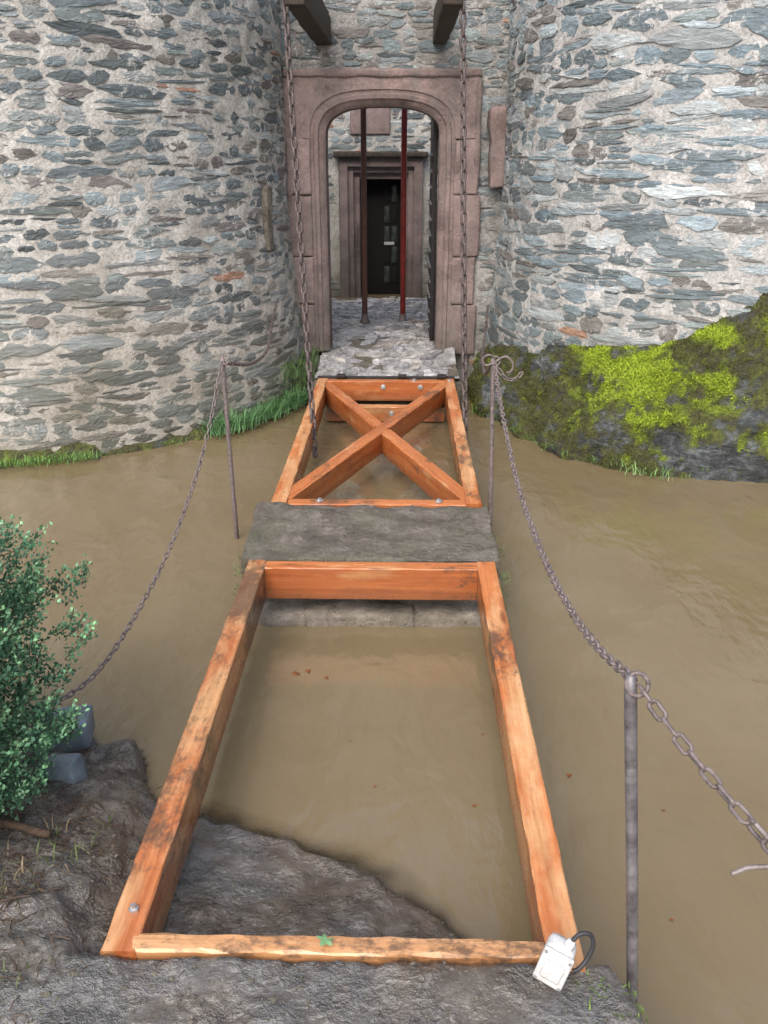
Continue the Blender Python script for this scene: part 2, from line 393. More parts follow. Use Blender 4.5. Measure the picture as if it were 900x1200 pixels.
# ---------------------------------------------------------------- towers
def tower(name,cx,cy,R0,bat,a0,a1,pal,mats,seed,label,rowh,prot,gap,density,zb=-.5,zt=5.0,lmax=.42,lmin=.1,fill=1.0):
    def rad(z): return R0+bat*max(0,(1.2-z)/1.5)
    def F(s,z,d):
        a=s/R0; r=rad(z)+d; return Vector((cx+r*math.cos(a),cy+r*math.sin(a),z))
    vs,fs,mi,cols=[],[],[],[]
    rubble(F,a0*R0,a1*R0,zb,zt,rowh,pal,seed,vs,fs,mi,cols,prot=prot,gap=gap,density=density,lmax=lmax,lmin=lmin,fill=fill)
    n=24; base=len(vs)
    for i in range(n+1):
        a=a1+(a0+2*math.pi-a1)*i/n
        for z in (zb,zt): vs.append((cx+rad(z)*math.cos(a),cy+rad(z)*math.sin(a),z)); cols.append((.3,.3,.3))
    for i in range(n): fs.append((base+2*i,base+2*i+2,base+2*i+3,base+2*i+1)); mi.append(1)
    c=len(vs); vs.append((cx,cy,zt+.02)); cols.append((.3,.3,.3)); m=40
    for i in range(m): a=2*math.pi*i/m; vs.append((cx+(R0+.01)*math.cos(a),cy+(R0+.01)*math.sin(a),zt+.01)); cols.append((.3,.3,.3))
    for i in range(m): fs.append((c,c+1+i,c+1+(i+1)%m)); mi.append(1)
    o=mk(name,vs,fs,mats,smooth='mortar',midx=mi,cols=cols); tag(o,label,'tower'); return o
rd=math.radians
tl_=tower('castle_tower',-3.15,8.1,2.27,.14,rd(-165),rd(8),PAL_L,[M_stL,M_moL],3,'round rubble stone castle tower with wide pale mortar joints',(.056,.100),(.001,.009),(.006,.022),.97,lmin=.13,lmax=.50)
tr=tower('castle_tower',3.1,8.05,2.12,.10,rd(-188),rd(-15),PAL_R,[M_stR,M_moR],11,'round blue-grey schist castle tower above a mossy plinth',(.045,.105),(.001,.012),(.001,.010),.995,lmin=.12,lmax=.60,fill=1.06)
b=rough_box('slit_block',(-.06,-.05,-.25),(.06,.05,.25),.01,.05,M_slab,6,4,None,.015)
a=rd(-17); b.matrix_world=Matrix.Translation((-3.15+2.27*math.cos(a),8.1+2.27*math.sin(a),1.22))@Matrix.Rotation(a,4,'Z'); keep_parent(b,tl_)

# ---------------------------------------------------------------- gate wall
DX=-.05; HW=.49; OW=.82; ZT=2.34
def Fw(y0):
    return lambda s,z,d: Vector((s,y0-d,z))
vs,fs,mi,cols=[],[],[],[]
F=Fw(8.2)
rubble(F,-1.6,1.6,-.5,5.0,(.045,.09),PAL_L,21,vs,fs,mi,cols,skip=lambda s,z,a: (abs(s-DX)<OW-.03+a and z<ZT+.0),prot=(.003,.012),gap=(.004,.014),lmax=.34)
def addbox(lo,hi,m=1):
    b=len(vs); 
    for z in (lo[2],hi[2]):
        for x,y in ((lo[0],lo[1]),(hi[0],lo[1]),(hi[0],hi[1]),(lo[0],hi[1])): vs.append((x,y,z)); cols.append((.3,.3,.3))
    for f in ((0,3,2,1),(4,5,6,7),(0,1,5,4),(1,2,6,5),(2,3,7,6),(3,0,4,7)): fs.append(tuple(b+i for i in f)); mi.append(m)
addbox((-1.6,8.24,-.5),(DX-.60,8.95,5.0)); addbox((DX+.60,8.24,-.5),(1.6,8.95,5.0)); addbox((DX-.60,8.5,2.25),(DX+.60,8.95,5.0))
addbox((DX-.60,8.24,ZT+.01),(DX+.60,8.5,5.0))
gate=mk('gate_wall',vs,fs,[M_stR,M_moG],smooth=False,midx=mi,cols=cols)
tag(gate,'rubble stone gate wall pierced by a moulded sandstone doorway','wall')

def arch_pts(off=0.0,n=26,dx=DX,hw=HW,spring=1.82,rise=.25,z0=0.0,e=2.75):
    P=[(dx-hw-off,z0),(dx-hw-off,z0+.3),(dx-hw-off,z0+.6),(dx-hw-off,z0+.9),(dx-hw-off,z0+1.2),(dx-hw-off,z0+1.5),(dx-hw-off,spring)]
    for i in range(1,n):
        a=math.pi-math.pi*i/n; c,s=math.cos(a),math.sin(a)
        P.append((dx+(hw+off)*math.copysign(abs(c)**(2/e),c),spring+(rise+off)*abs(s)**(2/e)))
    P+=[(dx+hw+off,spring),(dx+hw+off,z0+1.5),(dx+hw+off,z0+1.2),(dx+hw+off,z0+.9),(dx+hw+off,z0+.6),(dx+hw+off,z0+.3),(dx+hw+off,z0)]
    return P
def sweep(name,prof,mat,parent,**kw):
    rings=[arch_pts(off=o,**kw) for o,_ in prof]; n=len(rings[0]); v=[];f=[]
    for (o,y),rg in zip(prof,rings):
        for x,z in rg:
            w=fb(x,z,o,9,3)*.007; v.append((x+fb(x,z,3,7,2)*.006,y+w,z))
    for i in range(len(prof)-1):
        for k in range(n-1): f.append((i*n+k,i*n+k+1,(i+1)*n+k+1,(i+1)*n+k))
    o=mk(name,v,f,mat)
    if parent: keep_parent(o,parent)
    return o
sur=empty('door_surround',(DX,8.17,0),None,None); keep_parent(sur,gate)
sweep('arch_moulding',[(0,8.52),(0,8.235),(.02,8.212),(.05,8.19),(.06,8.172),(.09,8.168),(.10,8.178),(.135,8.18)],M_sand,sur)
ring=arch_pts(off=.13); lin=[p for p in ring if p[1]>=1.815]
n=len(lin); v=[];f=[]
YF=8.168
tops=[]
for i,(x,z) in enumerate(lin):
    ax=x-DX; az=z-1.5
    k=min(OW/abs(ax) if abs(ax)>1e-6 else 1e9,(ZT-1.5)/az if az>1e-6 else 1e9)
    tops.append((DX+ax*k,1.5+az*k))
tops[0]=(DX-OW,1.82);tops[-1]=(DX+OW,1.82)
for (x,z),(X,Z) in zip(lin,tops): v+= [(x,YF,z),(X,YF,Z),(X,YF+.12,Z),(x,YF+.03,z)]
for i in range(n-1):
    a=i*4;b=a+4; f+=[(a,b,b+1,a+1),(a+1,b+1,b+2,a+2),(a+3,b+3,b,a)]
o=mk('lintel',v,f,M_sand2); keep_parent(o,sur)
rough_box('label_moulding',(DX-OW-.01,8.152,ZT-.05),(DX+OW+.01,8.2,ZT+.012),.010,.04,M_sand,9,2,sur,.018)
for sgn in (-1,1):
    z=-.03; k=0
    for hh in (.46,.42,.52,.46):
        hh=min(hh,1.817-z)
        xi=DX+sgn*(HW+.128); xo=DX+sgn*(OW+(.0 if k%2 else .03))
        rough_box('jamb_block',(min(xi,xo),YF-.004*k,z+.004),(max(xi,xo),8.32,z+hh-.004),.009,.04,[M_sand,M_sand2][k%2],8,k+sgn*5,sur,.014)
        z+=hh;k+=1
    xo=DX+sgn*OW
    rough_box('edge_moulding',(min(xo-sgn*.04,xo+sgn*.012),8.155,1.35),(max(xo-sgn*.04,xo+sgn*.012),8.19,ZT-.055),.010,.05,M_sand,8,sgn,sur,.016)
rough_box('sandstone_block',(.85,7.99,1.42),(1.0,8.18,2.05),.022,.05,M_sand,6,4,gate,.03)

for i,(xa,xb) in enumerate(((-.60,-.47),(.36,.48))):
    o=rough_box('timber_bracket',(xa,6.1,2.53),(xb,8.28,2.74),.008,.12,M_oldwood,5,i,None,.012); tag(o,'dark old oak lifting beam projecting from the gate wall','wooden beam','old lifting beams above the doorway')
dl=empty('door_leaf',(.44,8.55,0),'dark studded oak door leaf standing open','door')
rough_box('door_panel',(.395,8.56,.03),(.44,9.46,2.02),.002,.15,M_blackiron,5,1,dl,.004)
vv,ff=[(-.02,0,0)],[]
for k in range(6): a=k*math.pi/3; vv.append((0,.018*math.cos(a),.018*math.sin(a)))
for k in range(6): ff.append((0,1+k,1+(k+1)%6))
st0=None
for zz in np.arange(.15,1.98,.14):
    for yy in np.arange(8.65,9.45,.19):
        if st0 is None: o=mk('door_stud',vv,ff,M_steel); st0=o
        else: o=st0.copy(); COL.objects.link(o)
        o.parent=dl; o.location=(.394-.44,yy-8.55,zz)
for zz in (.35,1.65):
    rough_box('hinge_strap',(.380,8.56,zz-.02),(.393,9.2,zz+.03),.001,.2,M_blackiron,5,1,dl,.003)

for x,mt,lb in ((-.28,M_brownpole,'rusty brown painted pole standing on wet flagstones'),(.135,M_redpole,'red painted pole standing on wet flagstones')):
    e=empty('standing_pole',(x,9.8,-.02),lb,'pole','poles behind the doorway')
    tube('pole_shaft',[(x,9.8,-.01),(x,9.8,1.2),(x+.003,9.8,2.75)],.030,mt,e,12)
    tube('pole_shoe',[(x,9.8,-.03),(x,9.8,.0),(x,9.8,.02),(x,9.8,.08)],[.06,.055,.042,.036],M_rustD,e,12)

SLP=[(.42,.42,.43),(.35,.355,.375),(.50,.485,.47),(.28,.28,.29),(.43,.40,.37)]
def fz(y): return 0 if y<9.6 else -.31*min(1,(y-9.6)/3.9)
vs,fs,mi,cols=[],[],[],[]
rubble(lambda s,z,d: Vector((s,z,fz(z)-.012+d+.04*nz(s*2,z*2,0))),-3.5,3.5,8.85,13.7,(.07,.22),SLP,62,vs,fs,mi,cols,prot=(.000,.030),gap=(.002,.02),density=.88,lmin=.08,lmax=.45,grid=.06,rotj=.6,mamp=.025)
o=mk('courtyard_floor',vs,fs,[M_slate,M_slate],midx=mi,cols=[tuple(.75*q for q in c) if c==(.4,.4,.4) else c for c in cols],smooth=False); o['kind']='structure'
ab=empty('threshold',(0,7.7,-.3),'wet uneven broken slate threshold at the doorway','stone threshold')
rough_box('abutment',(-.60,7.16,-.6),(.62,8.9,-.03),.014,.05,M_slab,6,8,ab,.02)
vs,fs,mi,cols=[],[],[],[]
rubble(lambda s,z,d: Vector((s,z,-.016+d+.08*nz(s*2.4,z*2.4,0)*min(1,(z-7.1)*2))),-.59,.61,7.17,8.9,(.06,.20),SLP,61,vs,fs,mi,cols,prot=(.000,.045),gap=(.001,.018),density=.84,lmin=.08,lmax=.42,grid=.025,rotj=.8,mamp=.028)
o=mk('slate_paving',vs,fs,[M_slate,M_slate],midx=mi,cols=[tuple(.75*q for q in c) if c==(.4,.4,.4) else c for c in cols],smooth=False); keep_parent(o,ab)
vs,fs,mi,cols=[],[],[],[]
YI=13.6; X0,X1=-.50,.12; ZI=1.36
rubble(Fw(YI),-4,4,-.5,5.5,(.06,.12),[tuple(min(1,x*1.3) for x in c) for c in PAL_L],31,vs,fs,mi,cols,skip=lambda s,z,a:(X0-.28-a<s<X1+.28+a and z<ZI+.22),prot=(.002,.010),gap=(.008,.03),grid=.08)
for lo,hi in (((-4,YI+.03,-.5),(X0-.27,YI+.6,5.5)),((X1+.27,YI+.03,-.5),(4,YI+.6,5.5)),((X0-.27,YI+.03,ZI+.2),(X1+.27,YI+.6,5.5))): addbox(lo,hi)
cw=mk('courtyard_wall',vs,fs,[M_stL,M_moL],midx=mi,cols=cols,smooth='mortar'); tag(cw,'pale rubble courtyard wall with sandstone portal and dark door','wall')
pt=empty('portal',(0,YI,0),None,None); keep_parent(pt,cw)
for i,(w0,w1,yy) in enumerate(((.0,.09,YI+.02),(.085,.17,YI-.04),(.165,.29,YI-.10))):
    for sg,xe in ((-1,X0),(1,X1)):
        a,b=xe+sg*w0,xe+sg*w1
        rough_box('portal_jamb',(min(a,b),yy,-.4),(max(a,b),YI+.3,ZI+w1-.004*i),.003,.12,[M_sand,M_sand2,M_sand][i],7,i+sg,pt,.012)
    rough_box('portal_lintel',(X0-w1+.01,yy+.004,ZI+w0),(X1+w1-.01,YI+.3,ZI+w1+.006),.003,.12,M_sand,7,i+9,pt,.012)
rough_box('portal_cornice',(X0-.36,YI-.17,ZI+.29),(X1+.36,YI+.1,ZI+.37),.005,.1,M_oldwood,7,3,pt,.02)
rough_box('window_surround',(-.62,YI-.03,1.95),(-.06,YI+.1,2.65),.005,.1,M_sand2,5,3,cw,.02)
di=empty('inner_door',(X0,YI+.25,0),None,None); keep_parent(di,cw)
rough_box('door_panel',(X0,YI+.26,-.34),(X1,YI+.30,ZI),.001,.3,M_dark,5,1,di,.004)
for j in range(5):
    for k in range(2):
        zz=-.12+j*.29; xx=X1-.27+k*.11
        rough_box('window_pane',(xx,YI+.248,zz),(xx+.085,YI+.258,zz+.235),.0005,.3,M_glass if (j+k)%3!=1 else M_dark,5,j+k,di,.003)
rough_box('notice',(X1-.27,YI+.235,.43),(X1-.12,YI+.243,.475),.0005,.3,M_paper,5,1,di,.002)
for sg in (-1,1):
    vs,fs,mi,cols=[],[],[],[]
    a,b=(5.0,14.6); s0,s1=(-b,-a) if sg<0 else (a,b)
    rubble(Fw(8.6),s0,s1,-.6,4.6,(.08,.13),PAL_L if sg<0 else PAL_R,41+sg,vs,fs,mi,cols,grid=.15,lmin=.15,lmax=.5,prot=(.004,.016))
    addbox((s0,8.64,-.6),(s1,9.3,4.6))
    o=mk('curtain_wall',vs,fs,[M_stL,M_moL] if sg<0 else [M_stR,M_moR],midx=mi,cols=cols,smooth='mortar'); tag(o,'long rubble stone curtain wall rising from the moat','wall')

# ---------------------------------------------------------------- right mossy plinth
bot=[(.66,7.9),(.70,7.35),(.82,7.0),(1.0,6.62),(1.22,6.2),(1.48,5.83),(1.75,5.65),(2.05,5.55),(2.55,5.50),(3.2,5.48),(4.0,5.6),(4.8,6.1),(5.4,7.0),(5.6,8.0)]
def topz(x): return float(np.interp(x,[.6,.95,1.5,1.75,2.1,2.6,3.3,5],[.12,.34,.46,.54,.78,1.12,1.45,1.5]))
def mossf(p):
    m=MN.fractal(p*2.6+Vector((5,2,1)),.8,2.1,5); m2=MN.fractal(p*8+Vector((1,2,1)),.8,2.1,4)
    def g2(cx,cz,rx,rz): return math.exp(-(((p.x-cx)/rx)**2+((p.z-cz)/rz)**2))
    br=max(1.2*g2(1.74,.26,.33,.28),1.0*g2(2.28,.24,.17,.14),1.0*g2(2.2,.60,.13,.10),.9*g2(2.6,.62,.13,.16),.75*g2(2.5,.05,.13,.18),.6*g2(1.45,.1,.12,.15))
    gr=max(math.exp(-(((p.x-2.12)/.32)**2+((p.z+.15)/.17)**2)),.6*math.exp(-(((p.x-2.45)/.3)**2+((p.z-1.02)/.12)**2)))
    amt=.90+m*.75+m2*.3+br*.35-gr*1.05
    e=br*1.08+m*.5+m2*.7
    return amt,max(0,min(1,(e-.36)*1.7))
bp=catmull([(x,y,0) for x,y in bot],14); v=[];f=[]; NV=64; PL=[]; pc=[]
for i,p in enumerate(bp):
    a=math.atan2(p.y-8.05,p.x-3.1); z1=topz(p.x*.9+.12); r=2.16+.10*max(0,(1.2-z1)/1.5)
    tx,ty=3.1+(r-.08)*math.cos(a),8.05+(r-.08)*math.sin(a)
    row=[]
    for j in range(NV+1):
        t=j/NV
        if t<.12: zz=-.75+(.45)*t/.12; h=0
        else:
            u=(t-.12)/.88; zz=-.3+(z1+.3)*(1-(1-u)**1.35); h=u**1.45
        x=p.x+(tx-p.x)*h; y=p.y+(ty-p.y)*h
        q=Vector((x,y,zz)); nrm=Vector((p.x-3.1,p.y-8.05,.6*2)).normalized()
        k=min(1,(1-t)*5)
        d=(MN.fractal(q*2.4,.8,2.1,6)*.11+abs(MN.noise(q*1.6+Vector((3,1,9))))*.13-.04)*k
        q=q+nrm*d; v.append(q); row.append(q); am,be=mossf(q); pc.append((max(0,min(1,am*.75)),be*.75,0))
    PL.append(row)
n2=NV+1
for i in range(len(bp)-1):
    for j in range(NV): a=i*n2+j; f.append((a,a+n2,a+n2+1,a+1))
pl=mk('tower_plinth',v,f,M_rock,smooth=True,cols=pc); tag(pl,'sloping rocky tower base covered with bright green moss','rock plinth')
v=[];f=[];c=[]; cnt=0
for k in range(400000):
    if cnt>85000: break
    i=R.randrange(len(PL)-1)
    if PL[i][0].x>3.6: continue
    j=R.randrange(7,NV)
    a,b_,c_=PL[i][j],PL[i+1][j],PL[i][j+1]; u,w=R.random(),R.random(); p=a+(b_-a)*u+(c_-a)*w
    am,be=mossf(p)
    if am+R.uniform(-.4,.35)<.80: continue
    cnt+=1
    nr=(b_-a).cross(c_-a).normalized()
    if nr.y>0: nr=-nr
    be=max(0,min(1,be+R.uniform(-.2,.2)))
    s_=R.uniform(.005,.012)*(1+.4*be); kk=R.uniform(.7,1.25)
    dark=(.060,.064,.022); bri=(.36,.47,.04); cc=tuple((dark[q]*(1-be)+bri[q]*be)*kk for q in range(3))
    t=Vector((R.uniform(-1,1),R.uniform(-1,1),R.uniform(-1,1))); t=(t-nr*t.dot(nr)*.6).normalized(); w_=nr.cross(t).normalized()
    bb=len(v); h=nr*s_*R.uniform(.3,1.0)*(1+.8*be)
    v+=[p-w_*s_*.4,p+w_*s_*.4,p+h+t*s_*.6]; f.append((bb,bb+1,bb+2)); c+=[tuple(x*.75 for x in cc)]*2+[cc]
ms=mk('moss',v,f,M_moss,cols=c); ms['kind']='stuff'; tag(ms,'bright yellow-green moss cushions on the sloping rock','moss')

# left ledge along tower foot
v=[];f=[];lc=[]
for i in range(160):
    a=rd(-150)+rd(150-2)*i/159; ang=math.degrees(a)
    grn=1 if ang<-62 else (.8 if -45<ang else .25)
    for j in range(12):
        t=j/11; r=2.27+.125+ (.07+.10*grn)*(1-t)+nz(a*3,0,5)*.05*(1-t); z=-.56+ (.25+.06*grn)*(t**.6)+fb(a*4,t,3,2,3)*.02
        if t<.2: z=-.62+.1*t
        p=Vector((-3.15+r*math.cos(a),8.1+r*math.sin(a),z+.06+.03*fb(a*9,t*2,1,1,3))); v.append(p)
        lc.append((.75+.4*nz(a*6,t,2),.12*grn,0))
for i in range(159):
    for j in range(11): a=i*12+j; f.append((a,a+12,a+13,a+1))
o=mk('muddy_bank',v,f,M_rock,smooth=True,cols=lc); o['kind']='structure'

def grass(name,spots,label,mat=M_grass):
    v=[];f=[];c=[]
    for (x,y,z,n,h,spread,cc) in spots:
        for _ in range(n):
            px=x+R.gauss(0,spread);py=y+R.gauss(0,spread); hh=h*R.uniform(.4,1.2); an=R.uniform(0,6.28); lean=R.uniform(.2,1.3)*hh; w=R.uniform(.0015,.003)
            dx,dy=math.cos(an),math.sin(an); b=len(v); cv=R.uniform(.5,1.4); col=tuple(q*cv for q in cc)
            for t in (0,.4,.75): 
                X=px+dx*lean*t*t;Y=py+dy*lean*t*t;Z=z+hh*(t-.25*t*t); ww=w*(1-.5*t)
                v+=[(X-dy*ww,Y+dx*ww,Z),(X+dy*ww,Y-dx*ww,Z)]; c+=[col,col]
            v.append((px+dx*lean,py+dy*lean,z+hh*.72)); c.append(tuple(q*1.2 for q in col))
            f+=[(b,b+1,b+3,b+2),(b+2,b+3,b+5,b+4),(b+4,b+5,b+6)]
    o=mk(name,v,f,mat,cols=c); o['kind']='stuff'; tag(o,label,'grass'); return o
sp=[]
for i in range(420):
    a=rd(-120)+rd(118)*i/419; r=2.27+.13+R.uniform(.01,.13)
    x,y=-3.15+r*math.cos(a),8.1+r*math.sin(a)
    ang=math.degrees(a); dens=.04
    if -42<ang<-14: dens=1.0
    if ang<-63: dens=.55+.3*nz(ang*.3,0,1)
    if -54<ang<-48: dens=.3
    if R.random()<dens*.9: sp.append((x,y,-.27,int(34*dens)+4,.18*R.uniform(.3,1.15) if dens>.9 else (.06 if dens>.4 else .04),.05,(.10,.22,.085) if dens>.9 else (.13,.25,.06)))
grass('grass',sp,'wet green grass growing at the foot of the tower')
sp=[]
for i in range(90): sp.append((R.uniform(-.84,-.61),R.uniform(6.9,7.95),-.12+R.uniform(0,.20),12,.07,.03,(.065,.12,.035)))
for i in range(40):
    p=PL[R.randrange(20,105)][R.randrange(7,12)]; sp.append((p.x,p.y-.01,p.z,9,.05,.025,(.13,.23,.06)))
for x,y,n in ((1.70,5.60,30),(1.86,5.56,26)): sp.append((x,y,-.28,n,.08,.05,(.20,.34,.12)))
for i in range(26): sp.append((R.choice([-.61,.60])+R.uniform(-.02,.02),R.uniform(3.6,4.3),-.14+R.uniform(-.1,.08),8,.035,.02,(.10,.17,.05)))
grass('grass',sp,'small weeds and grass on the stone edges')

# ---------------------------------------------------------------- pier
pe=empty('stone_pier',(0,3.95,-.3),'weathered stone pier carrying the bridge frames, mossy top slab','stone pier')
rough_box('pier_slab',(-.61,3.645,-.10),(.585,4.31,-.002),.017,.022,M_slab,6,3,pe,.012)
rough_box('pier_body',(-.57,3.68,-.9),(.55,4.27,-.10),.02,.05,M_slab,6,5,pe,.03)
rough_box('pier_footing',(-.30,3.55,-.8),(.20,3.70,-.235),.014,.03,M_foot,6,6,pe,.02)
rough_box('pier_footing',(.19,3.565,-.8),(.52,3.70,-.25),.018,.03,M_foot,7,9,pe,.02)
rough_box('pier_footing',(-.50,3.56,-.8),(-.29,3.70,-.26),.014,.03,M_foot,7,12,pe,.02)

# ---------------------------------------------------------------- bridge frames
def bolt(p,nrm,parent,r=.014):
    p=Vector(p);nrm=Vector(nrm)
    return tube('bolt',[p,p+nrm*.006,p+nrm*.007,p+nrm*.016],[r*1.6,r*1.6,r*.9,r*.8],M_steel,parent,6,False)
f1=empty('bridge_frame',(0,2.55,0),'orange timber footbridge frame resting on muddy bank and pier','bridge frame')
W=.082;H=.155
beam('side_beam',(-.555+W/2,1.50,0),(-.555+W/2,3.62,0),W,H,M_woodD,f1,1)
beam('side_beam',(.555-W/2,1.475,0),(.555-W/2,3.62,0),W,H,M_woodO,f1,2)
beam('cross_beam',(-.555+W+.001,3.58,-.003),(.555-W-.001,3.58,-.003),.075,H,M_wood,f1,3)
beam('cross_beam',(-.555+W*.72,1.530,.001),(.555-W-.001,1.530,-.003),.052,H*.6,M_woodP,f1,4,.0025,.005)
f2=empty('bridge_frame',(0,5.7,0),'orange timber drawbridge frame with crossed diagonal braces','bridge frame')
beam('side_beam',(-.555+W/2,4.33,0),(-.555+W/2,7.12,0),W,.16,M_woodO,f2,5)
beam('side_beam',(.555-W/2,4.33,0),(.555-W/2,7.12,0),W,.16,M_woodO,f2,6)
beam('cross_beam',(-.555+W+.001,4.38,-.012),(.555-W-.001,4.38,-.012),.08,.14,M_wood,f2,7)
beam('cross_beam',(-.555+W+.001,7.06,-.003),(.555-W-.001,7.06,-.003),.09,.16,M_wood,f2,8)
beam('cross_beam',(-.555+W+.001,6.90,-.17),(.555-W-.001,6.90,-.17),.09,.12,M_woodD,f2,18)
A0=Vector((-.50,4.42,-.006));A1=Vector((.50,7.06,-.006))
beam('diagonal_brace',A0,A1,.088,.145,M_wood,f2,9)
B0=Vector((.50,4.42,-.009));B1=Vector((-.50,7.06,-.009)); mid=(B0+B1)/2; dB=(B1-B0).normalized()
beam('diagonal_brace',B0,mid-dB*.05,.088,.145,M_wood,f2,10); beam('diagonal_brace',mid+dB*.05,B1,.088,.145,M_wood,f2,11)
for x in (-.02,.28): bolt((x,7.013,-.045),(0,-1,0),f2)
bolt((.05,6.853,-.22),(0,-1,0),f2)
bolt((.23,7.05,-.003),(0,0,1),f2); bolt((.515,7.03,0),(0,0,1),f2,.012); bolt((-.3,4.38,-.01),(0,0,1),f2); bolt((.33,4.38,-.01),(0,0,1),f2); bolt((-.51,1.62,0),(0,0,1),f1,.008)
rough_box('end_plate',(-.56,7.13,-.10),(.56,7.155,.012),.002,.1,M_blackiron,5,1,f2,.003)
for x in (-.40,.10,.42): rough_box('fixing_cleat',(x,7.09,.003),(x+.07,7.15,.03),.002,.05,M_blackiron,5,1,f2,.004)

# ---------------------------------------------------------------- posts and chains
def post(top,foot,r,label,mat=M_pipe):
    e=empty('chain_post',foot,label,'post','iron posts holding the chain railing')
    d=(Vector(top)-Vector(foot))
    pth=[Vector(foot)+d*t+Vector((nz(t*3,foot[0],1)*.006,0,0)) for t in (0,.3,.6,.97,1.0)]
    tube('post_shaft',pth,[r*1.05,r,r,r,r*.7],mat,e,12)
    c=Vector(top)-d.normalized()*.02
    ringp=[c+Vector((.022*math.cos(a)+.012,-.004+.022*math.sin(a)*.4,.022*math.sin(a))) for a in np.linspace(0,2*math.pi,14)]
    tube('ring',ringp,.005,M_rust,e,6)
    return e
post((-.80,4.54,.73),(-.785,4.54,-.5),.012,'thin rusty iron post standing in the water',M_rust)
post((.60,4.54,.73),(.635,4.54,-.5),.012,'thin rusty iron post beside the stone pier',M_rust)
post((.592,1.53,.735),(.735,1.54,-.55),.0135,'grey weathered iron pipe post with chain ring')
post((-1.30,2.0,.62),(-1.30,2.0,-.3),.012,'rusty iron post hidden inside the evergreen shrub',M_rust)
gq='rusty railing chains'
chain('railing_chain',[(.605,4.53,.71),(.60,4.1,.60),(.60,3.4,.47),(.605,2.75,.455),(.60,2.2,.53),(.597,1.8,.63),(.605,1.54,.715)],.042,.026,.0042,M_rust,'rusty iron railing chain sagging between two posts',2,None,gq)
chain('railing_chain',[(.612,1.53,.71),(.665,1.41,.665),(.745,1.21,.625),(.86,.90,.60),(1.0,.5,.66)],.052,.028,.0042,M_rust,'heavier rusty chain hanging beyond the grey post',3,None,gq)
chain('railing_chain',[(-.80,4.53,.70),(-.84,4.2,.38),(-.88,3.8,.15),(-.93,3.35,-.01),(-1.0,2.8,-.09),(-1.12,2.45,-.03),(-1.30,2.02,.12)],.042,.024,.0036,M_rust,'rusty chain drooping low over the water toward the shrub',4,None,gq)
chain('railing_chain',[(-.79,4.55,.69),(-.80,5.4,.50),(-.82,6.2,.42),(-.86,6.75,.50),(-.87,7.22,.62)],.05,.026,.004,M_rustD,'rusty chain running from post to tower wall',5,None,gq)
chain('railing_chain',[(.60,4.56,.70),(.66,5.6,.40),(.74,6.7,.28),(.82,7.4,.33),(.88,7.9,.48)],.05,.026,.004,M_rustD,'rusty chain running from post to gate wall',6,None,gq)
chain('railing_chain',[(.61,4.53,.70),(.66,4.5,.63),(.72,4.52,.62),(.76,4.55,.66)],.045,.026,.004,M_rust,'short loose end of rusty chain with hook',7,None,gq)
gl='drawbridge lifting chains'
chain('lifting_chain',[(-.60,6.15,2.75),(-.575,6.1,2.0),(-.53,6.0,1.0),(-.455,5.75,-.27)],.085,.05,.0095,M_rustD,'long dark rusty drawbridge chain hanging to the timber frame',8,None,gl,.15)
chain('lifting_chain',[(.475,6.15,2.75),(.50,6.1,2.0),(.53,6.0,1.0),(.575,5.85,-.25)],.085,.05,.0095,M_rustD,'long dark rusty drawbridge chain hanging to the timber frame',9,None,gl,.15)
hk=tube('chain_hook',catmull([(.730,1.20,.655),(.757,1.185,.628),(.772,1.175,.605),(.758,1.17,.592),(.72,1.17,.588),(.690,1.165,.578)],6),.0045,M_hook,None,6); tag(hk,'bent pale grey iron hook hanging from the chain','hook')
hk2=tube('chain_hook',catmull([(.60,4.53,.735),(.57,4.52,.745),(.545,4.53,.72),(.56,4.53,.69),(.60,4.53,.70),(.66,4.53,.735),(.70,4.53,.70),(.695,4.53,.66),(.67,4.53,.65)],6),.006,M_rust,None,6); tag(hk2,'curled rusty iron hook at the post top','hook')

# ---------------------------------------------------------------- junction box
jb=empty('junction_box',(0,0,0),'dirty white plastic electrical box with short dark cable loop','junction box')
rough_box('box_body',(-.034,-.005,0),(.034,.055,.090),.0012,.015,M_white,4,1,jb,.016)
rough_box('box_lid',(-.036,-.018,-.003),(.036,-.0055,.093),.0008,.015,M_white,4,2,jb,.006)
rough_box('socket_cover',(-.023,-.027,.020),(.023,-.0185,.068),.0006,.015,M_white,4,3,jb,.0042)
for x in (-.029,.029):
    for z in (.006,.085): tube('lid_screw',[(x,-.0175,z),(x,-.021,z)],.004,M_steel,jb,8,False)
tube('cable_gland',[(.014,.025,.088),(.014,.025,.102),(.014,.025,.110)],[.012,.012,.009],M_white,jb,10)
tube('cable',catmull([(.014,.025,.10),(.024,.035,.128),(.046,.045,.134),(.062,.045,.112),(.062,.035,.078),(.054,.02,.055),(.044,.012,.045)],8),.0055,M_cable,jb,8)
jb.location=(.466,1.452,-.008); jb.scale=(.95,.95,.95); jb.rotation_euler=(rd(-8),rd(14),rd(-24))

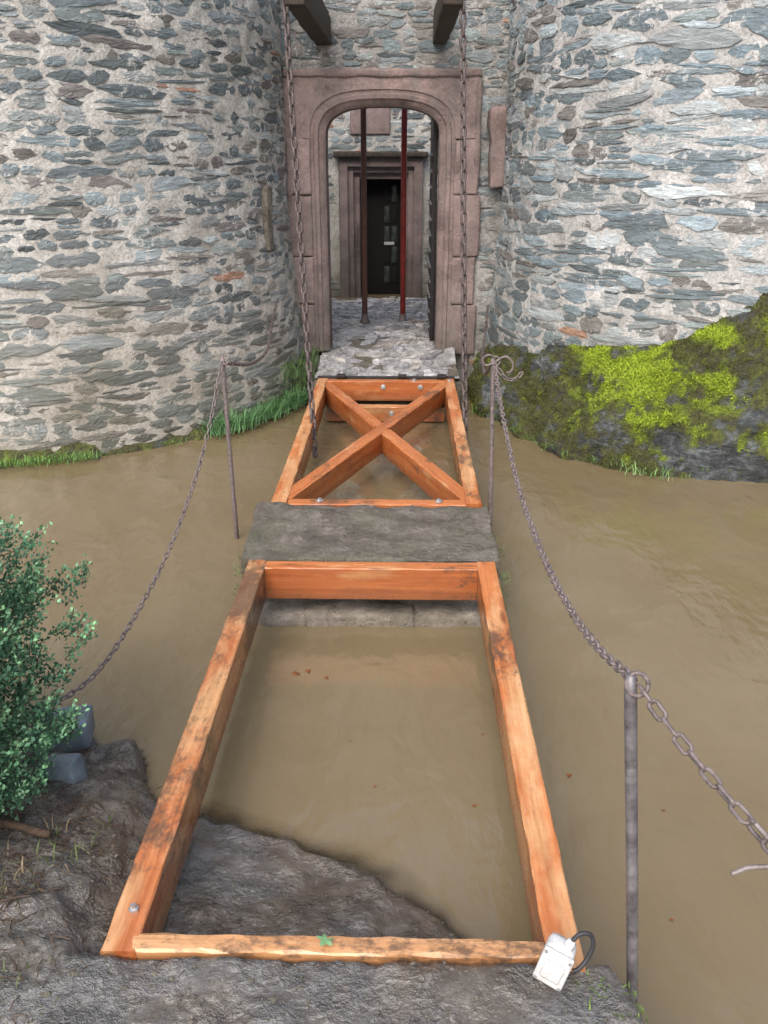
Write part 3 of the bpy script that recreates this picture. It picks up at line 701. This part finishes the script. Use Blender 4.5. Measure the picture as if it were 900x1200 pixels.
# ---------------------------------------------------------------- terrain + water
SX=[-300,-30,-6,-3,-1.6,-1.1,-.80,-.72,-.66,-.5,-.3,0,.12,.26,.36,.46,.60,.70,.80,.95,1.4,3,30,300]
SY=[2.6,2.6,2.8,2.9,2.75,2.70,2.62,2.42,2.32,2.28,2.20,2.10,2.0,1.88,1.74,1.62,1.50,1.34,1.0,.4,-.6,-1.5,-2,-2]
def sst(a,b,x): t=max(0,min(1,(x-a)/(b-a))); return t*t*(3-2*t)
def terr(x,y):
    s=float(np.interp(x,SX,SY))+ .07*nz(x,y,2,4)+.03*nz(x,y,5,13); d=s-y
    wl=min(1,max(0,(-.60-x)/.1))
    zi=float(np.interp(d,[-1.5,-.5,-.12,0,.05,.18,.45,.8,3,8],[-.9,-.66,-.42,-.315,-.272,-.25,-.195,-.14,-.05,0]))
    zl=float(np.interp(d,[-1.5,-.4,-.05,0,.05,.3,.8,1.4,3,8],[-.9,-.72,-.42,-.30,-.23,-.18,-.11,-.04,0,0]))
    z=zi*(1-wl)+zl*wl
    z+=fb(x,y,1,3,4)*.024+abs(nz(x,y,1,9))*.018+fb(x,y,4,16,3)*.008
    if wl>.5: z+=fb(x,y,7,6,4)*.028
    yy=1.499 if x>-.62 else 1.55
    xr=.60+(1.5-y)*.28+.03*nz(x,y,3,8)
    k=(1-sst(yy-.004,yy+.02,y))*(1-sst(xr,xr+.10,x))
    zt=-.010+fb(x,y,1,6,4)*.014+fb(x,y,1,22,3)*.005-.02*sst(1.3,.6,y)
    if y<1.3: zt+=fb(x,y,2,3,4)*.015
    z=z*(1-k)+max(z,zt)*k
    if abs(x)<.60 and y>=1.499: z=min(z,-.085)
    ax=max(0,min(1,(max(abs(x)-14,y-30))/2)); z=z*(1-ax)
    return z
xs=[-400,-120,-40,-16.5,-14,-9,-6,-4.5,-3.5,-3]+list(np.arange(-2.6,1.1,.015))+[1.2,1.5,2,3,4.5,6,9,14,16.5,40,120,400]
ys=[-400,-120,-40,-16,-9,-5,-3,-2,-1,-.4,0,.3,.6,.8]+list(np.arange(1.0,1.46,.015))+[1.475,1.49,1.499,1.51,1.52,1.53]+list(np.arange(1.545,3.3,.015))+[3.5,4,5,7,9,14,20,26,30,32.5,60,150,400]
v=[(x,y,terr(x,y)) for y in ys for x in xs]; nx=len(xs)
f=[(j*nx+i,j*nx+i+1,(j+1)*nx+i+1,(j+1)*nx+i) for j in range(len(ys)-1) for i in range(nx-1)]
o=mk('ground',v,f,M_mud,smooth=True); o['kind']='structure'
wx=[-15.5,-10,-6,-4,-3]+list(np.arange(-2.6,1.1,.02))+[1.3,2,4,8,15.5]; wy=[-9,-5,-2,0,.6]+list(np.arange(1.0,3.3,.02))+[3.6,5,8,14,31.5]
v=[(x,y,-.3) for y in wy for x in wx]; nx=len(wx)
f=[(j*nx+i,j*nx+i+1,(j+1)*nx+i+1,(j+1)*nx+i) for j in range(len(wy)-1) for i in range(nx-1)]
dc=[]
for x,y,z in v:
    q=max(0,min(1,(-.3-terr(x,y))/.11)); dc.append(q)
o=mk('water',v,f,M_water,smooth=True); o['kind']='structure'
at=o.data.attributes.new('Depth','FLOAT','POINT'); at.data.foreach_set('value',dc)

def rock(lo,hi,seed,mat,label,amp=.02):
    o=rough_box('rock',lo,hi,amp,.025,mat,9,seed,None,.015,False); o.rotation_euler=(R.uniform(-.15,.15),R.uniform(-.15,.15),R.uniform(-.5,.5)); tag(o,label,'rock','loose stones on the muddy bank'); return o
rock((-1.12,2.48,-.20),(-.94,2.62,-.10),3,M_bluestone,'angular blue-grey stone on the muddy bank',.008)
rock((-1.01,2.28,-.20),(-.89,2.36,-.10),4,M_bluestone,'small blue-grey block beside the shrub',.006)
rock((-.98,1.55,-.12),(-.92,1.60,-.06),8,M_slab,'small muddy stone on the bank')
rock((-1.20,1.60,-.12),(-1.10,1.67,-.04),12,M_slab,'small muddy stone on the bank',.012)
v=[];f=[]
for i in range(2400):
    if R.random()<.55: x=R.uniform(-1.4,-.58); y=R.uniform(1.3,2.6)
    else: x=R.uniform(-1.2,.62); y=R.uniform(1.28,1.49) if R.random()<.5 else R.uniform(1.6,2.1)
    z=terr(x,y)
    if z<-.31: continue
    s=R.uniform(.002,.006)*(1 if R.random()<.9 else 2.0); b=len(v)
    for k in range(6):
        dv=[(1,0,0),(-1,0,0),(0,1,0),(0,-1,0),(0,0,1),(0,0,-1)][k]
        v.append((x+dv[0]*s*R.uniform(.6,1.2),y+dv[1]*s*R.uniform(.6,1.2),z+dv[2]*s*R.uniform(.4,.8)))
    for q in ((0,2,4),(2,1,4),(1,3,4),(3,0,4),(2,0,5),(1,2,5),(3,1,5),(0,3,5)): f.append(tuple(b+k for k in q))
o=mk('gravel',v,f,M_slab); o['kind']='stuff'; tag(o,'scattered grit and small pebbles in wet mud','gravel')
vs2=[];fs2=[]
for i in range(1000):
    x=R.uniform(-1.5,-.58); y=R.uniform(1.30,2.5)
    if R.random()<.45: x=R.uniform(-1.2,-.8); y=R.uniform(1.5,2.2)
    z=terr(x,y)+.004; a=R.uniform(0,6.28); L=R.uniform(.01,.07)
    p=[Vector((x,y,z)),Vector((x+math.cos(a)*L*.5+R.uniform(-.006,.006),y+math.sin(a)*L*.5,z+R.uniform(0,.010))),Vector((x+math.cos(a)*L,y+math.sin(a)*L,z+R.uniform(-.002,.006)))]
    tube_data(p,R.uniform(.0006,.0018),4,vs2,fs2)
o=mk('twig_litter',vs2,fs2,M_twig); o['kind']='stuff'; tag(o,'scattered twigs and roots in wet mud','litter')
tw=tube('stick',catmull([(-1.06,2.02,-.10),(-.98,2.00,-.085),(-.90,1.985,-.095),(-.86,1.98,-.10)],5),[.012]*15+[.008],M_twig,None,8); tag(tw,'short dark stick lying on the muddy bank','stick')
sp=[]
for i in range(60):
    x=R.uniform(-1.35,-.72); y=R.uniform(1.4,2.1); sp.append((x,y,terr(x,y),5,.045,.03,(.09,.12,.04) if R.random()<.5 else (.17,.13,.08)))
for i in range(14):
    x=R.uniform(.54,.66); y=R.uniform(1.36,1.46); sp.append((x,y,terr(x,y)-.01,8,.02,.015,(.09,.14,.03)))
grass('grass',sp,'sparse wet grass sprigs on the muddy bank')
def leaf(x,y,z,s,mat,label,tilt=.15,lobes=5):
    v=[(0,0,0)];f=[];n=lobes*4
    a0=R.uniform(0,6)
    for k in range(n):
        a=2*math.pi*k/n; r=s*(.72+.28*math.cos(lobes*a)); v.append((r*math.cos(a),r*math.sin(a)*.85,.12*s*math.cos(2*a)))
    for k in range(n): f.append((0,1+k,1+(k+1)%n))
    o=mk('fallen_leaf',v,f,mat,smooth=True); o.location=(x,y,z); o.rotation_euler=(R.uniform(-tilt,tilt),R.uniform(-tilt,tilt),a0); tag(o,label,'leaf'); return o
leaf(-.037,1.53,.012,.024,M_leafgreen,'pale green ivy leaf lying on the timber')
for x,y,s in ((-.30,3.15,.022),(-.25,3.17,.018),(-.17,3.12,.014),(.38,2.36,.010),(.44,2.75,.008),(.72,2.52,.014),(.05,2.45,.007),(1.0,2.35,.008),(-.05,2.7,.006),(.9,1.9,.008)):
    leaf(x,y,-.297,s,M_leafbrown,'brown dead leaf floating on muddy water',.04,3)

# ---------------------------------------------------------------- shrub
sh=empty('shrub',(-1.34,2.12,-.12),'dense blue-green boxwood shrub on the muddy bank','shrub')
v=[];f=[];c=[]; tv=[];tf=[]
base=Vector((-1.36,2.12,-.14))
for i in range(1550):
    th=R.uniform(0,6.283); zz=R.uniform(.0,1.0)
    prof=float(np.interp(zz,[0,.12,.35,.6,.78,.9,1.0],[.26,.42,.51,.54,.50,.36,.15]))
    prof*=1+.32*nz(math.cos(th)*2,math.sin(th)*2,zz*5,1.6)
    rr_=prof*R.uniform(.25,1.0)**.4
    tip=base+Vector((math.cos(th)*rr_,math.sin(th)*rr_,zz*1.04))
    axis=Vector((math.cos(th)*.55+R.uniform(-.3,.3),math.sin(th)*.55+R.uniform(-.3,.3),R.uniform(.3,1.0))).normalized()
    Ls=R.uniform(.07,.15); root=tip-axis*Ls
    midp=(root+tip)/2+Vector((R.uniform(-.01,.01),R.uniform(-.01,.01),-.008))
    pth=catmull([root,midp,tip],5)
    if i%5==0: tube_data(pth,.0016,4,tv,tf,False)
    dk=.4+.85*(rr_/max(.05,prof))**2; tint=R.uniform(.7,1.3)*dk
    nl=52
    for k in range(nl):
        t=k/nl; q=pth[min(len(pth)-1,int(t*(len(pth)-1)+.5))]+axis*R.uniform(-.008,.008)
        sp_=.016*(1.1-.6*t)
        q=q+Vector((R.gauss(0,sp_),R.gauss(0,sp_),R.gauss(0,.010)))
        dirv=(axis*R.uniform(.4,1.2)+Vector((R.uniform(-1,1),R.uniform(-1,1),R.uniform(-.4,.7)))).normalized()
        sd=dirv.cross(Vector((R.uniform(-1,1),R.uniform(-1,1),R.uniform(-1,1)))).normalized(); up=dirv.cross(sd)
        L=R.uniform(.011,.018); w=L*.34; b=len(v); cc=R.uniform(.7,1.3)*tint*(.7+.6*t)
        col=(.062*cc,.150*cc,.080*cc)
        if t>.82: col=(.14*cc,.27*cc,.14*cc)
        v+=[q,q+dirv*L*.5+sd*w-up*w*.25,q+dirv*L,q+dirv*L*.5-sd*w-up*w*.25]; f.append((b,b+1,b+2)); f.append((b,b+2,b+3)); c+=[col]*4
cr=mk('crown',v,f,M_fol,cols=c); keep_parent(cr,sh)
for k in range(5):
    a=k*1.3; tube_data([base+Vector((.03*math.cos(a),.03*math.sin(a),-.03)),base+Vector((.08*math.cos(a),.08*math.sin(a),.3)),base+Vector((.2*math.cos(a),.2*math.sin(a),.7))],[.014,.010,.004],6,tv,tf)
tk=mk('trunk',tv,tf,M_trunk); keep_parent(tk,sh)

# ---------------------------------------------------------------- camera, light
cam=bpy.data.cameras.new('Camera'); co=bpy.data.objects.new('Camera',cam); COL.objects.link(co); scene.camera=co
cam.sensor_fit='VERTICAL'; cam.angle=rd(60.0); cam.clip_end=2000; cam.clip_start=.02
co.location=(.13,0,1.7); co.rotation_euler=(rd(90-22.0),0,.0204)
w=bpy.data.worlds.new('World'); scene.world=w; w.use_nodes=True; nt=w.node_tree
bg=nt.nodes['Background']; sky=nt.nodes.new('ShaderNodeTexSky'); sky.sky_type='NISHITA'; sky.sun_disc=False
sky.sun_elevation=rd(48); sky.sun_rotation=rd(200); sky.dust_density=5; sky.air_density=1.0
hs=nt.nodes.new('ShaderNodeHueSaturation'); hs.inputs['Saturation'].default_value=.85; hs.inputs['Value'].default_value=2.05
nt.links.new(sky.outputs[0],hs.inputs['Color']); nt.links.new(hs.outputs[0],bg.inputs[0]); bg.inputs[1].default_value=.15
sl=bpy.data.lights.new('Sun','SUN'); sl.energy=1.0; sl.angle=rd(60); sl.color=(.96,.985,1.0); so=bpy.data.objects.new('Sun',sl); COL.objects.link(so)
az=rd(200); el=rd(48); d=Vector((math.sin(az)*math.cos(el),math.cos(az)*math.cos(el),math.sin(el)))
so.rotation_euler=d.to_track_quat('Z','Y').to_euler(); so.location=(0,-3,8)
scene.view_settings.view_transform='Standard'; scene.view_settings.look='None'; scene.view_settings.exposure=0
